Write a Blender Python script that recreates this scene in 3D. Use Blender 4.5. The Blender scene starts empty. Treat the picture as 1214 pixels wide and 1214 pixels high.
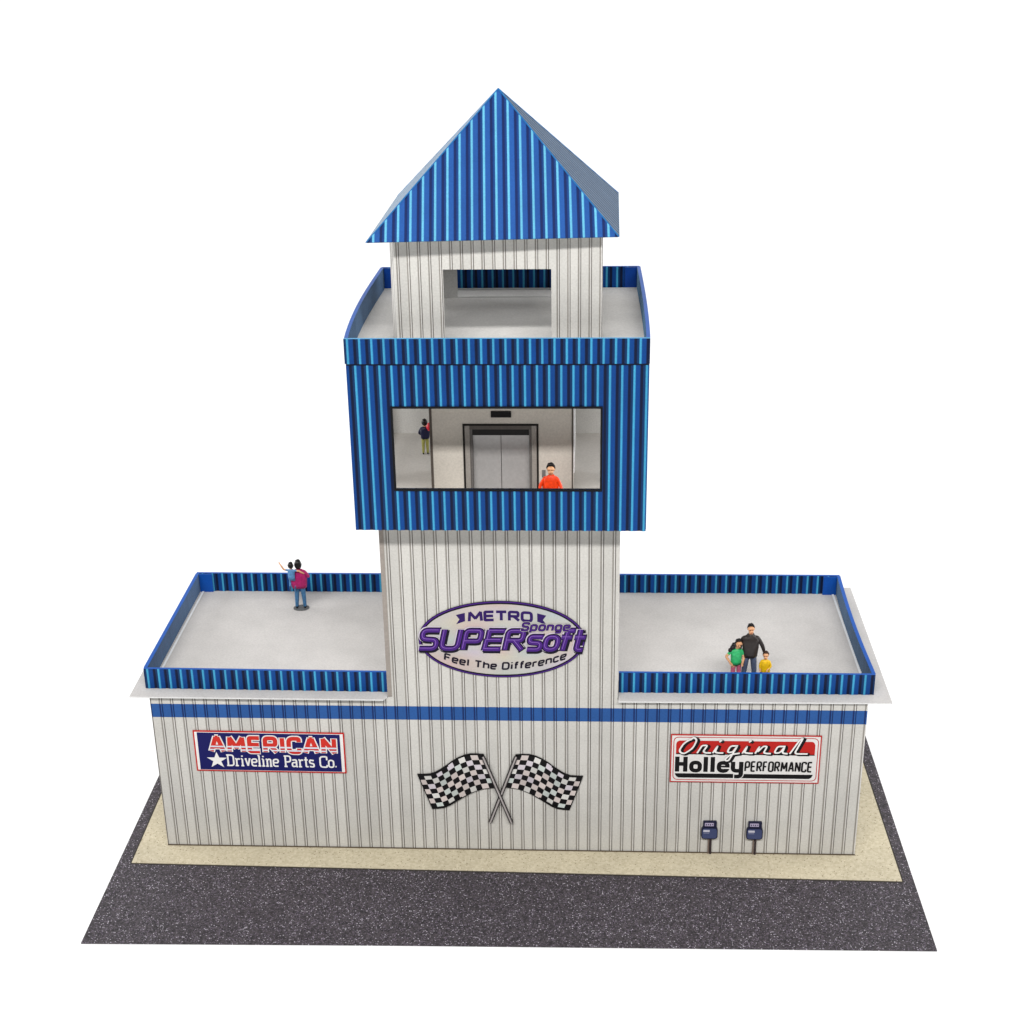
import bpy, bmesh, math, random
from mathutils import Vector, Matrix
random.seed(7)
sc = bpy.context.scene
COL = sc.collection
S = 0.01                                     # every length below is in centimetres

# ------------------------------------------------------------------ camera
cam_d = bpy.data.cameras.new("camera")
cam = bpy.data.objects.new("camera", cam_d); COL.objects.link(cam); sc.camera = cam
YAW, PITCH, ROLL = -0.05527, -0.40751, -0.01816
FPX, PPX, PPY = 1780.48, 600.57, 619.19
cy, sy, cp, sp = math.cos(YAW), math.sin(YAW), math.cos(PITCH), math.sin(PITCH)
cr, sr = math.cos(ROLL), math.sin(ROLL)
fwd = Vector((sy*cp, cy*cp, sp)); right = Vector((cy, -sy, 0)); up = right.cross(fwd)
r2 = cr*right + sr*up; u2 = -sr*right + cr*up
cam.matrix_world = Matrix.Translation(Vector((3.2335, -54.4354, 39.1803))*S) @ Matrix((r2, u2, -fwd)).transposed().to_4x4()
cam_d.sensor_width = 36; cam_d.lens = FPX/1214*36
cam_d.shift_x = (607-PPX)/1214; cam_d.shift_y = (PPY-607)/1214
cam_d.clip_start = 0.01; cam_d.clip_end = 50
sc.render.resolution_x = 1024; sc.render.resolution_y = 1024

# ------------------------------------------------------------------ studio light
w = bpy.data.worlds.new("World"); sc.world = w; w.use_nodes = True
w.node_tree.nodes["Background"].inputs[0].default_value = (0.95, 0.98, 1, 1)
w.node_tree.nodes["Background"].inputs[1].default_value = 0.07
def softbox(name, loc, target, sx, sz, power, col=(1, 1, 1)):
    l = bpy.data.lights.new(name, 'AREA'); l.shape = 'RECTANGLE'; l.size = sx; l.size_y = sz
    l.energy = power; l.color = col
    o = bpy.data.objects.new(name, l); COL.objects.link(o); o.location = Vector(loc)
    o.rotation_euler = (Vector(target)-Vector(loc)).to_track_quat('-Z', 'Y').to_euler()
# long strip softbox above and in front of the model: sharp horizontal shade lines, soft sideways
softbox("strip_softbox", (0.05, -2.30, 2.55), (0, 0.0, 0.12), 4.4, 0.26, 163, (1, 0.985, 0.96))
softbox("top_softbox", (0.0, 0.35, 2.0), (0, 0.05, 0.1), 1.8, 0.9, 5)
softbox("added_side_fill_a", (1.7, 0.35, 0.55), (0, 0.12, 0.15), 1.0, 1.0, 25)  # both side lamps are added to brighten the cabin interior
softbox("added_side_fill_b", (-1.7, 0.35, 0.55), (0, 0.12, 0.15), 1.0, 1.0, 25)
sc.view_settings.view_transform = 'Standard'; sc.view_settings.look = 'None'
sc.view_settings.exposure = 0; sc.view_settings.gamma = 1

# ------------------------------------------------------------------ materials
def lin(c): return tuple(((v/255)/12.92 if v <= 10 else (((v/255)+.055)/1.055)**2.4) for v in c)
INK = .80                                    # reflectance of full-strength print on this card stock
def card(name, rough=.45, spec=.5, grain=.10, gscale=14, bump=.0, coat=0, sheen=0, mott=.05, mscale=.8):
    """printed card: ink colour from the mesh's 'ink' attribute, paper grain and mottle on top"""
    m = bpy.data.materials.new(name); m.use_nodes = True; n = m.node_tree.nodes; L = m.node_tree.links
    b = n["Principled BSDF"]; b.inputs["Roughness"].default_value = rough
    b.inputs["Specular IOR Level"].default_value = spec
    b.inputs["Coat Weight"].default_value = coat; b.inputs["Sheen Weight"].default_value = sheen; b.inputs["Sheen Roughness"].default_value = .35; b.inputs["Coat Roughness"].default_value = .25
    at = n.new("ShaderNodeAttribute"); at.attribute_name = "ink"
    tc = n.new("ShaderNodeTexCoord")
    mp = n.new("ShaderNodeMapping"); mp.inputs["Scale"].default_value = (100,)*3
    L.new(tc.outputs["Object"], mp.inputs[0])
    def noise(scale, detail):
        t = n.new("ShaderNodeTexNoise"); t.inputs["Scale"].default_value = scale; t.inputs["Detail"].default_value = detail
        L.new(mp.outputs[0], t.inputs["Vector"]); return t
    def rng(t, amt):
        r = n.new("ShaderNodeMapRange"); r.inputs[1].default_value = .3; r.inputs[2].default_value = .7
        r.inputs[3].default_value = 1-amt; r.inputs[4].default_value = 1+amt; L.new(t.outputs[0], r.inputs[0]); return r
    a, c = rng(noise(gscale, 2), grain), rng(noise(mscale, 3), mott)
    mu = n.new("ShaderNodeMath"); mu.operation = 'MULTIPLY'; L.new(a.outputs[0], mu.inputs[0]); L.new(c.outputs[0], mu.inputs[1])
    ink = n.new("ShaderNodeMath"); ink.operation = 'MULTIPLY'; ink.inputs[1].default_value = INK; L.new(mu.outputs[0], ink.inputs[0]); mu = ink
    vm = n.new("ShaderNodeVectorMath"); vm.operation = 'SCALE'; L.new(at.outputs["Color"], vm.inputs[0]); L.new(mu.outputs[0], vm.inputs["Scale"])
    L.new(vm.outputs[0], b.inputs["Base Color"])
    if bump:
        bp = n.new("ShaderNodeBump"); bp.inputs["Strength"].default_value = bump; bp.inputs["Distance"].default_value = .0001
        L.new(noise(gscale*1.7, 2).outputs[0], bp.inputs["Height"]); L.new(bp.outputs[0], b.inputs["Normal"])
    return m
M_CARD = card("printed_card", .45, .16, .08, 16, .25, sheen=.1)
M_MATT = card("matt_card", .7, .2, .07, 13, .25, mott=.045)
M_SIGN = card("glossy_sign_print", .4, .14, .05, 16)
M_STEEL = card("brushed_steel", .34, .5, .05, 10, .1)
M_STEEL.node_tree.nodes["Principled BSDF"].inputs["Metallic"].default_value = .35
M_PAINT = card("hand_painted_plastic", .38, .3, .16, 9, .6, mott=.10, mscale=4)

def speckle(name, base, dark, lights, s1, s2, amt):
    """granular print: a base with dark and light specks"""
    m = bpy.data.materials.new(name); m.use_nodes = True; n = m.node_tree.nodes; L = m.node_tree.links
    b = n["Principled BSDF"]; b.inputs["Roughness"].default_value = .6; b.inputs["Specular IOR Level"].default_value = .35
    tc = n.new("ShaderNodeTexCoord"); mp = n.new("ShaderNodeMapping"); mp.inputs["Scale"].default_value = (100,)*3
    L.new(tc.outputs["Object"], mp.inputs[0])
    def noise(scale, detail, rough=.6):
        t = n.new("ShaderNodeTexNoise"); t.inputs["Scale"].default_value = scale; t.inputs["Detail"].default_value = detail
        t.inputs["Roughness"].default_value = rough
        L.new(mp.outputs[0], t.inputs["Vector"]); return t
    def ramp(src, p0, p1, c0, c1):
        r = n.new("ShaderNodeValToRGB"); e = r.color_ramp.elements
        e[0].position = p0; e[1].position = p1; e[0].color = (*c0, 1); e[1].color = (*c1, 1); L.new(src, r.inputs[0]); return r
    body = ramp(noise(s1, 3).outputs[0], .36, .62, dark, base)
    cur = body.outputs[0]
    for i, (c, th) in enumerate(lights):
        v = n.new("ShaderNodeTexVoronoi"); v.inputs["Scale"].default_value = s2*(1+.23*i); L.new(mp.outputs[0], v.inputs["Vector"])
        sep = n.new("ShaderNodeSeparateColor"); L.new(v.outputs["Color"], sep.inputs[0])
        k = ramp(sep.outputs[0], th, min(1, th+.03), (0, 0, 0), (1, 1, 1))
        k2 = ramp(v.outputs["Distance"], .28, .5, (1, 1, 1), (0, 0, 0))
        mu = n.new("ShaderNodeMath"); mu.operation = 'MULTIPLY'; L.new(k.outputs[0], mu.inputs[0]); L.new(k2.outputs[0], mu.inputs[1])
        mx = n.new("ShaderNodeMix"); mx.data_type = 'RGBA'; L.new(mu.outputs[0], mx.inputs[0]); L.new(cur, mx.inputs[6]); mx.inputs[7].default_value = (*c, 1)
        cur = mx.outputs[2]
    big = ramp(noise(.5, 4).outputs[0], .3, .7, ((1-amt)*INK,)*3, (INK,)*3)
    mx = n.new("ShaderNodeMix"); mx.data_type = 'RGBA'; mx.blend_type = 'MULTIPLY'; mx.inputs[0].default_value = 1
    L.new(cur, mx.inputs[6]); L.new(big.outputs[0], mx.inputs[7]); L.new(mx.outputs[2], b.inputs["Base Color"])
    return m
M_ASPH = speckle("asphalt_print", lin((80, 74, 79)), lin((38, 35, 40)), [(lin((206, 200, 212)), .88), (lin((140, 128, 147)), .74), (lin((20, 18, 22)), .76)], 12, 17, .12)
M_SAND = speckle("gravel_print", lin((216, 206, 180)), lin((198, 187, 160)), [(lin((226, 216, 190)), .84), (lin((132, 120, 94)), .91)], 8, 12, .12)
M_BACK = bpy.data.materials.new("glowing_backdrop"); M_BACK.use_nodes = True
_b = M_BACK.node_tree.nodes["Principled BSDF"]; _b.inputs["Base Color"].default_value = (.38, .38, .38, 1); _b.inputs["Roughness"].default_value = .8
_b.inputs["Emission Color"].default_value = (1, 1, 1, 1); _b.inputs["Emission Strength"].default_value = .66  # added glow keeps the backdrop white where shadows would fall

# ------------------------------------------------------------------ mesh helpers
class MB:
    """collects faces with an ink colour per corner"""
    def __init__(s): s.v = []; s.f = []; s.c = []
    def face(s, pts, cols):
        i = len(s.v); s.v += [tuple(p) for p in pts]; s.f.append(tuple(range(i, i+len(pts))))
        if not isinstance(cols[0], (tuple, list)): cols = [cols]*len(pts)
        s.c += list(cols)
    def box(s, x0, x1, y0, y1, z0, z1, c):
        P = [(x, y, z) for z in (z0, z1) for y in (y0, y1) for x in (x0, x1)]
        for q in ((0, 2, 3, 1), (4, 5, 7, 6), (0, 1, 5, 4), (2, 6, 7, 3), (0, 4, 6, 2), (1, 3, 7, 5)):
            s.face([P[k] for k in q], c)
    def build(s, name, mat, parent=None, origin=None, smooth=False):
        me = bpy.data.meshes.new(name)
        if origin is None: origin = (0, 0, 0)
        o3 = Vector(origin)
        me.from_pydata([tuple((Vector(p)-o3)*S) for p in s.v], [], s.f)
        a = me.color_attributes.new("ink", 'FLOAT_COLOR', 'CORNER')
        flat = []
        for c in s.c: flat += [c[0], c[1], c[2], 1]
        a.data.foreach_set("color", flat)
        me.materials.append(mat); me.update()
        if smooth:
            bm = bmesh.new(); bm.from_mesh(me); bmesh.ops.remove_doubles(bm, verts=bm.verts, dist=1e-6); bm.to_mesh(me); bm.free()
            for p in me.polygons: p.use_smooth = True
        ob = bpy.data.objects.new(name, me); COL.objects.link(ob)
        if parent is not None:
            ob.parent = parent
            ob.location = o3*S - WORLD[parent.name]
        else: ob.location = o3*S
        WORLD[ob.name] = o3*S
        return ob
WORLD = {}
def tag(o, label=None, cat=None, group=None, kind=None):
    if label: o["label"] = label
    if cat: o["category"] = cat
    if group: o["group"] = group
    if kind: o["kind"] = kind
    return o
def thing(name, loc, label, cat, group=None):
    o = bpy.data.objects.new(name, None); COL.objects.link(o); o.location = Vector(loc)*S
    o.empty_display_size = .01; WORLD[o.name] = Vector(loc)*S
    return tag(o, label, cat, group)

def clip(poly, a, b, ax=0):
    """clip a convex 2-D polygon to a <= p[ax] <= b"""
    for lim, sg in ((a, 1), (b, -1)):
        out = []
        for i in range(len(poly)):
            p, q = poly[i], poly[(i+1) % len(poly)]
            dp, dq = sg*(p[ax]-lim), sg*(q[ax]-lim)
            if dp >= 0: out.append(p)
            if (dp > 0 and dq < 0) or (dp < 0 and dq > 0):
                t = dp/(dp-dq); out.append((p[0]+t*(q[0]-p[0]), p[1]+t*(q[1]-p[1])))
        poly = out
        if len(poly) < 3: return []
    ar = sum(poly[i][0]*poly[(i+1) % len(poly)][1]-poly[(i+1) % len(poly)][0]*poly[i][1] for i in range(len(poly)))/2
    return poly if abs(ar) > 1e-7 else []

# corrugation profiles: (fraction of the pitch, ink, relief in cm)
BC, BT, BM, BN = lin((66, 162, 206)), lin((6, 50, 98)), lin((4, 66, 138)), lin((5, 20, 54))
BLUE = [(0, BT, .010), (.06, BC, .022), (.16, BC, .022), (.25, BM, .008), (.56, BM, .004), (.63, BN, -.012), (.80, BN, -.014), (.86, BT, .0), (1, BT, .010)]
RC, RM, RN, RT = lin((108, 194, 230)), lin((36, 90, 168)), lin((22, 42, 98)), lin((26, 68, 136))
ROOF = [(0, RT, .010), (.05, RC, .022), (.17, RC, .022), (.24, RM, .008), (.60, RM, .004), (.66, RN, -.012), (.80, RN, -.014), (.88, RT, .0), (1, RT, .010)]
def glare_mix(prof, to, k): return [(f, tuple(a+(b-a)*k for a, b in zip(c, to)), o) for f, c, o in prof]  # mixes a grey glare tone into the ink
W0, W1, W2, W3 = lin((207, 205, 200)), lin((150, 146, 140)), lin((222, 220, 216)), lin((108, 103, 99))
WHITE = [(0, W0, 0), (.01, W0, .0), (.06, W1, -.008), (.15, W1, -.010), (.185, W2, .012), (.25, W2, .014), (.28, W3, -.008), (.325, W3, -.008), (.36, W0, 0), (1, W0, 0)]
S0, S1, S2, S3 = lin((42, 88, 154)), lin((24, 44, 98)), lin((44, 90, 156)), lin((16, 34, 84))
BAND = [(0, S0, 0), (.01, S0, .0), (.06, S1, -.008), (.15, S1, -.010), (.185, S2, .012), (.25, S2, .014), (.28, S3, -.008), (.325, S3, -.008), (.36, S0, 0), (1, S0, 0)]
def striped(mb, poly, frame, prof, pitch, phase=0, tint=1.0):
    u0 = min(p[0] for p in poly); u1 = max(p[0] for p in poly)
    k = math.floor((u0-phase)/pitch)
    while phase+k*pitch < u1:
        base = phase+k*pitch; rj = random.Random(k*31+7); j = .93+.12*rj.random()
        for (fa, ca, oa), (fb, cb, ob) in zip(prof, prof[1:]):
            a, b = base+fa*pitch, base+fb*pitch
            pg = clip(poly, a, b)
            if not pg: continue
            pts, cols = [], []
            for (u, v) in pg:
                t = min(1, max(0, (u-a)/(b-a))); pts.append(frame(u, v, oa+(ob-oa)*t))
                cols.append(tuple((x+(y-x)*t)*tint*j for x, y in zip(ca, cb)))
            mb.face(pts, cols)
        k += 1
def mkframe(o, U, V, N):
    o, U, V, N = Vector(o), Vector(U), Vector(V), Vector(N)
    return lambda u, v, off=0: o+u*U+v*V+off*N
PAPER = lin((214, 214, 212))
def wall(mb, fr, u0, u1, v0, v1, outer, inner=PAPER, hole=None, t=.06, pitch=.476, phase=0, inner_prof=None, rim=None, base=.03, otint=1.0):
    """a card wall: corrugation print outside, plain or printed inside, real thickness, optional opening"""
    regs = [(u0, u1, v0, v1)]
    if hole:
        a, b, c, d = hole
        regs = [(u0, a, v0, v1), (b, u1, v0, v1)]
        if c > v0: regs.append((a, b, v0, c))
        if d < v1: regs.append((a, b, d, v1))
    for (a, b, c, d) in regs:
        pg = [(a, c), (b, c), (b, d), (a, d)]
        striped(mb, pg, fr, outer, pitch, phase, otint)
        if inner_prof: striped(mb, pg, lambda u, v, o: fr(u, v, -t-o), inner_prof, pitch, phase)
        else: mb.face([fr(*p, -t) for p in pg[::-1]], inner)
    rim = rim or inner
    def ring(a, b, c, d):
        q = [(a, c), (b, c), (b, d), (a, d)]
        for i in range(4):
            p, r = q[i], q[(i+1) % 4]
            mb.face([fr(*p, -.013), fr(*r, -.013), fr(*r, -t-.002), fr(*p, -t-.002)], rim)
    ring(u0, u1, v0, v1)
    if hole: ring(*hole)

# ------------------------------------------------------------------ backdrop
bd = MB(); prof = [(-400, -.03)]
prof += [(y, -.03) for y in (-150, 0, 100, 170)]
for i in range(1, 13):
    a = i/12*math.pi/2; prof.append((170+80*math.sin(a), -.03+80*(1-math.cos(a))))
prof.append((250, 330))
for (y0, z0), (y1, z1) in zip(prof, prof[1:]):
    bd.face([(-400, y0, z0), (400, y0, z0), (400, y1, z1), (-400, y1, z1)], (.9, .9, .9))
tag(bd.build("backdrop", M_BACK, smooth=True), kind="structure")

# ------------------------------------------------------------------ printed ground sheets
def slab(name, pts, z0, z1, mat, kind="structure"):
    mb = MB(); n = len(pts); c = lin((190, 190, 190))
    mb.face([(x, y, z1) for x, y in pts], c); mb.face([(x, y, z0) for x, y in pts[::-1]], c)
    for i in range(n):
        p, q = pts[i], pts[(i+1) % n]; mb.face([(*p, z0), (*q, z0), (*q, z1), (*p, z1)], c)
    return tag(mb.build(name, mat), kind=kind)
slab("asphalt_pavement", [(-16.84, -6.66), (-4, -6.43), (17.21, -6.18), (17.12, 11.9), (-16.9, 11.9)], 0, .045, M_ASPH)
slab("gravel_ground", [(-16.26, -1.34), (0, -1.55), (16.68, -1.8), (16.56, 11.1), (-16.45, 11.1)], .05, .075, M_SAND)
# dark printed line round the gravel
ln = MB(); dk = lin((58, 54, 50))
gp = [(-16.26, -1.34), (16.68, -1.8), (16.56, 11.1), (-16.45, 11.1)]
gc = (0, 5)
for i in range(4):
    p, q = Vector(gp[i]), Vector(gp[(i+1) % 4]); d = (q-p).normalized(); nn = Vector((d.y, -d.x))*.07
    ln.face([(*(p+nn), .049), (*(q+nn), .049), (*q, .049), (*p, .049)], dk)
tag(ln.build("gravel_edge_path", M_MATT), kind="structure")

# ------------------------------------------------------------------ the card building
PH = .11
B = thing("tower_building", (0, 5, 0), "white corrugated card building with blue-clad lookout tower standing on the gravel sheet", "model building")
H = 7.63; ZC = 15.75; ZT = 22.48; Z0 = .08
fF = mkframe((0, 0, 0), (1, 0, 0), (0, 0, 1), (0, -1, 0))            # front plane
def side(x, sgn): return mkframe((x, 0, 0), (0, 1, 0), (0, 0, 1), (sgn, 0, 0))
def backf(y): return mkframe((0, y, 0), (1, 0, 0), (0, 0, 1), (0, 1, 0))
SB0, SB1 = 6.58, 7.23
def base_wall(fr, u0, u1, name):
    mb = MB(); wall(mb, fr, u0, u1, Z0, SB0, WHITE, phase=PH); o = mb.build(name, M_MATT, B, tuple(fr((u0+u1)/2, 0)))
    mb = MB(); wall(mb, fr, u0, u1, SB0+.002, SB1, BAND, phase=PH); mb.build("painted_band", M_MATT, o, tuple(fr((u0+u1)/2, SB0)))
    mb = MB(); wall(mb, fr, u0, u1, SB1+.002, H, WHITE, phase=PH); mb.build("wall_head", M_MATT, o, tuple(fr((u0+u1)/2, SB1)))
base_wall(fF, -15, 15, "front_wall")
base_wall(backf(10.3), -15, 15, "rear_wall")
base_wall(side(-15, -1), .07, 10.22, "side_wall")
base_wall(side(15, 1), .07, 10.22, "side_wall")
# dark strip in place of the shading printed along the wall foot
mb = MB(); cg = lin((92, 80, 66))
mb.box(-15, 15, -.045, -.026, .076, .13, cg); mb.build("printed_base_shade", M_MATT, B, (0, 0, .1))
# roof plates of the two wings
DK = lin((207, 204, 202))
def plate(pts, name):
    mb = MB(); n = len(pts); z0, z1 = H+.002, H+.06
    mb.face([(x, y, z1) for x, y in pts], DK); mb.face([(x, y, z0) for x, y in pts[::-1]], PAPER)
    for i in range(n):
        p, q = pts[i], pts[(i+1) % n]; mb.face([(*p, z0), (*q, z0), (*q, z1), (*p, z1)], lin((228, 228, 228)))
    return mb.build(name, M_MATT, B, (pts[0][0], pts[0][1], H))
plate([(-15.79, -.22), (-5.05, -.26), (-4.90, .02), (-4.90, 10.75), (-15.85, 10.75)], "wing_roof")
plate([(4.73, .02), (4.73, -.22), (15.95, -.14), (15.98, 10.72), (4.73, 10.75)], "wing_roof")
# parapets
LIP, LIPC = lin((0, 84, 176)), lin((70, 160, 214))
SIDE = glare_mix(BLUE, lin((104, 116, 138)), .62)  # grazing glare on the side strips, put into their ink
def strip(mb, pts, z0, z1, t=.09, pitch=.476, phase=0, lip=LIP, tint=1.0, plain=False, prof=BLUE):
    """a low card parapet along a polyline of ground points; its outside is on the right hand side"""
    run = 0
    for p, q in zip(pts, pts[1:]):
        p, q = Vector(p), Vector(q); d = (q-p).normalized(); L = (q-p).length; n = Vector((d.y, -d.x))
        fr = lambda u, v, o=0, p=p, d=d, n=n, r=run: Vector((*(p+d*(u-r)+n*o), v))
        pg = [(run, z0), (run+L, z0), (run+L, z1), (run, z1)]
        striped(mb, pg, fr, prof, pitch, phase, tint)
        if plain: mb.face([fr(*k, -t) for k in pg[::-1]], LIP)
        else: striped(mb, pg, lambda u, v, o: fr(u, v, -t-o), prof, pitch, phase, tint)
        mb.face([fr(run, z1, .024), fr(run+L, z1, .024), fr(run+L, z1, -t-.024), fr(run, z1, -t-.024)], lip)
        if run == 0: mb.face([fr(run, z0, .024), fr(run, z1, .024), fr(run, z1, -t-.024), fr(run, z0, -t-.024)], LIP)
        if (q-Vector(pts[-1])).length < 1e-6: mb.face([fr(run+L, z0, .024), fr(run+L, z1, .024), fr(run+L, z1, -t-.024), fr(run+L, z0, -t-.024)], LIP)
        run += L
def wing_parapet(xo, xi, sg):
    """xo outer x, xi inner x; sg -1 left wing, +1 right wing"""
    z0, z1 = H+.062, 8.64
    p = bpy.data.objects.new("parapet", None); COL.objects.link(p); p.parent = B
    p.location = Vector((xo, 5, H))*S-WORLD[B.name]; WORLD[p.name] = Vector((xo, 5, H))*S
    lo, hi = min(xo, xi), max(xo, xi)
    yf, yb = (.50, 10.02) if sg < 0 else (.52, 10.1)
    mb = MB(); strip(mb, [(lo, yf), (hi, yf-(.12 if sg < 0 else 0))], z0, z1, phase=.1); mb.build("front_strip", M_CARD, p, ((lo+hi)/2, yf, H))
    mb = MB(); strip(mb, [(hi, yb), (lo, yb)], z0, z1); mb.build("rear_strip", M_CARD, p, ((lo+hi)/2, yb, H))
    n = 10; ys = [yf+.12+(yb-yf-.24)*i/n for i in range(n+1)]
    bul = [-.10*math.sin(math.pi*i/n) if sg > 0 else 0 for i in range(n+1)]
    if sg < 0: pts = [(xo, y) for y in ys][::-1]
    else: pts = [(xo+b, y) for y, b in zip(ys, bul)]
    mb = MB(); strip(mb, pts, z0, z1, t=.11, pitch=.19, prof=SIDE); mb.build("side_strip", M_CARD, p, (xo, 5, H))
    # plain blue glue tab in the far corner and the pale fold at the foot of the side strip
    mb = MB(); xt = xo-sg*.14
    mb.box(min(xt, xt-sg*.62), max(xt, xt-sg*.62), yb-.20, yb-.14, z0, z1-.02, lin((14, 80, 172)))
    mb.build("corner_tab", M_CARD, p, (xt, yb, H))
    mb = MB(); xe = xo-sg*.24
    mb.face([(xe-.05, yf+.1, H+.064), (xe+.05, yf+.1, H+.064), (xe+.05-sg*.05, yb-.25, H+.12), (xe-.05-sg*.05, yb-.25, H+.12)], lin((246, 248, 250)))
    mb.build("fold_strip", M_MATT, p, (xe, 5, H))
wing_parapet(-15.27, -4.93, -1)
wing_parapet(15.30, 4.75, 1)

# ---- tower shaft
mb = MB(); wall(mb, fF, -4.87, 4.70, H+.002, ZC-.002, WHITE, phase=PH); mb.build("tower_wall", M_MATT, B, (0, 0, H))
for x, sg in ((-4.87, -1), (4.70, 1)):
    mb = MB(); wall(mb, side(x, sg), .065, 9.3, H+.07, ZC-.002, WHITE); mb.build("tower_wall", M_MATT, B, (x, 5, H))
mb = MB(); wall(mb, backf(9.37), -4.87, 4.70, H+.07, ZC-.002, WHITE); mb.build("tower_wall", M_MATT, B, (0, 9.3, H))
mb = MB(); mb.box(-4.885, -4.70, -.034, -.026, H+.07, ZC-.01, lin((158, 150, 143))); mb.build("corner_strip", M_MATT, B, (-4.8, 0, H))  # strip carries the dark shade printed down the shaft's left edge

# ---- blue cabin
CB = bpy.data.objects.new("lookout_cabin", None); COL.objects.link(CB); CB.parent = B
CB.location = Vector((0, 4.5, ZC))*S-WORLD[B.name]; WORLD[CB.name] = Vector((0, 4.5, ZC))*S
YF, YB = -1.05, 9.97; XL, XR = -5.62, 5.66; CT = ZT-.03
fC = mkframe((0, YF, 0), (1, 0, 0), (0, 0, 1), (0, -1, 0))
INW = lin((236, 235, 232))
HO = (-3.95, 3.88, 17.50, 20.76)
mb = MB(); wall(mb, fC, XL, XR, ZC, CT, BLUE, INW, HO, rim=lin((20, 24, 34)), pitch=.452, phase=.1); mb.build("cabin_wall", M_CARD, CB, (0, YF, ZC))
for x, sg in ((XL, -1), (XR, 1)):
    mb = MB(); wall(mb, side(x, sg), YF+.065, YB-.065, ZC, CT, BLUE, INW, (-.3, 9.2, 16.4, 21.6), rim=lin((20, 24, 34)), pitch=.452); mb.build("cabin_wall", M_CARD, CB, (x, 4.5, ZC))  # unseen side openings, made large to let light into the cabin
mb = MB(); wall(mb, backf(YB), XL, XR, ZC, CT, BLUE, INW, None, pitch=.452); mb.build("cabin_wall", M_CARD, CB, (0, YB, ZC))
mb = MB(); mb.box(XL+.065, XR-.065, YF+.065, YB-.065, ZC+.001, ZC+.05, lin((212, 208, 203))); mb.build("cabin_floor", M_MATT, CB, (0, 4, ZC))
mb = MB(); k = lin((8, 10, 16)); a, b, c, d = HO; q = .085
for (x0, x1, z0, z1) in ((a-q, b+q, d, d+q), (a-q, b+q, c-q, c), (a-q, a, c, d), (b, b+q, c, d)):
    mb.box(x0, x1, YF-.05, YF-.02, z0, z1, k)
mb.build("window_frame", M_MATT, CB, (0, YF, ZC))
mb = MB(); mb.box(XL+.01, XR-.01, YF-.024, YF+.02, CT+.001, ZT+.031, lin((4, 14, 44))); mb.build("seam", M_CARD, CB, (0, YF, CT))
# upper deck and its parapet
mb = MB(); dp = [(XL, YF+.04)]+[(XL-.15*math.sin(math.pi*(i/12)**.85), YF+.08+(YB-YF-.16)*i/12) for i in range(13)]+[(XL, YB-.04), (XR, YB-.04)]+[(XR+.05*math.sin(math.pi*(i/12)**.85), YF+.08+(YB-YF-.16)*i/12) for i in range(12, -1, -1)]+[(XR, YF+.04)]
dc = lin((222, 220, 217)); mb.face([(x, y, ZT+.03) for x, y in dp[::-1]], dc); mb.face([(x, y, CT+.002) for x, y in dp], dc)
for i in range(len(dp)): p, q = dp[i], dp[(i+1) % len(dp)]; mb.face([(*p, CT+.002), (*q, CT+.002), (*q, ZT+.03), (*p, ZT+.03)], dc)
mb.build("upper_deck", M_MATT, B, (0, 4, ZT))
UP = bpy.data.objects.new("parapet", None); COL.objects.link(UP); UP.parent = B
UP.location = Vector((0, 4.5, ZT))*S-WORLD[B.name]; WORLD[UP.name] = Vector((0, 4.5, ZT))*S
z0, z1 = ZT+.032, ZT+1.0
mb = MB(); strip(mb, [(XL-.03, YF-.03), (XR+.02, YF-.03)], z0, z1, pitch=.452, phase=.08, lip=LIPC); mb.build("front_strip", M_CARD, UP, (0, YF, ZT))
mb = MB(); strip(mb, [(XR-.02, YB), (XL+.02, YB)], z0, z1, pitch=.452); mb.build("rear_strip", M_CARD, UP, (0, YB, ZT))
n = 14
def bulged(x, sg, amp):
    pts = []
    for i in range(n+1):
        t = i/n; pts.append((x+sg*amp*math.sin(math.pi*t**.85), YF+.08+(YB-YF-.16)*t))
    return pts if sg > 0 else pts[::-1]
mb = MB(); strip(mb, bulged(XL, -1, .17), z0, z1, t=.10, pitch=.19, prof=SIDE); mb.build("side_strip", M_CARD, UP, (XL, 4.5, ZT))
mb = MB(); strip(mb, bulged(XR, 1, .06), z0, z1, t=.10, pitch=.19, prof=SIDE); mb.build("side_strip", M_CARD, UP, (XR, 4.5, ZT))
for xx, s2 in ((XL+.14, 1), (XR-.14, -1)):
    mb = MB(); mb.box(min(xx, xx+s2*.5), max(xx, xx+s2*.5), YB-.20, YB-.14, z0, z1-.02, lin((10, 64, 150))); mb.build("corner_tab", M_CARD, UP, (xx, YB, ZT))
mb = MB(); mb.box(XL+.12, XR-.12, YB-.30, YB-.21, ZT+.031, ZT+.10, lin((206, 208, 210))); mb.build("fold_strip", M_MATT, UP, (0, YB, ZT))

# ---- elevator block inside the cabin
EL = bpy.data.objects.new("elevator", None); COL.objects.link(EL); EL.parent = B
EL.location = Vector((0, 1.4, ZC+.05))*S-WORLD[B.name]; WORLD[EL.name] = Vector((0, 1.4, ZC+.05))*S
ey = 1.4; e0 = ZC+.052; e1 = CT-.002
ew = lin((214, 207, 197))
mb = MB()
ox0, ox1, ozt = -1.46, 1.40, 19.20                                   # the doorway recess
mb.box(-2.83, ox0, ey, 5.2, e0, e1, ew); mb.box(ox1, 2.84, ey, 5.2, e0, e1, ew); mb.box(ox0, ox1, ey, 5.2, ozt, e1, ew)
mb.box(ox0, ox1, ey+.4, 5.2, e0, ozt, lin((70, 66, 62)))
mb.build("lift_shaft", M_MATT, EL, (0, 3, e0))
mb = MB(); kk = lin((30, 26, 24)); jj = lin((160, 154, 148))
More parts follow.
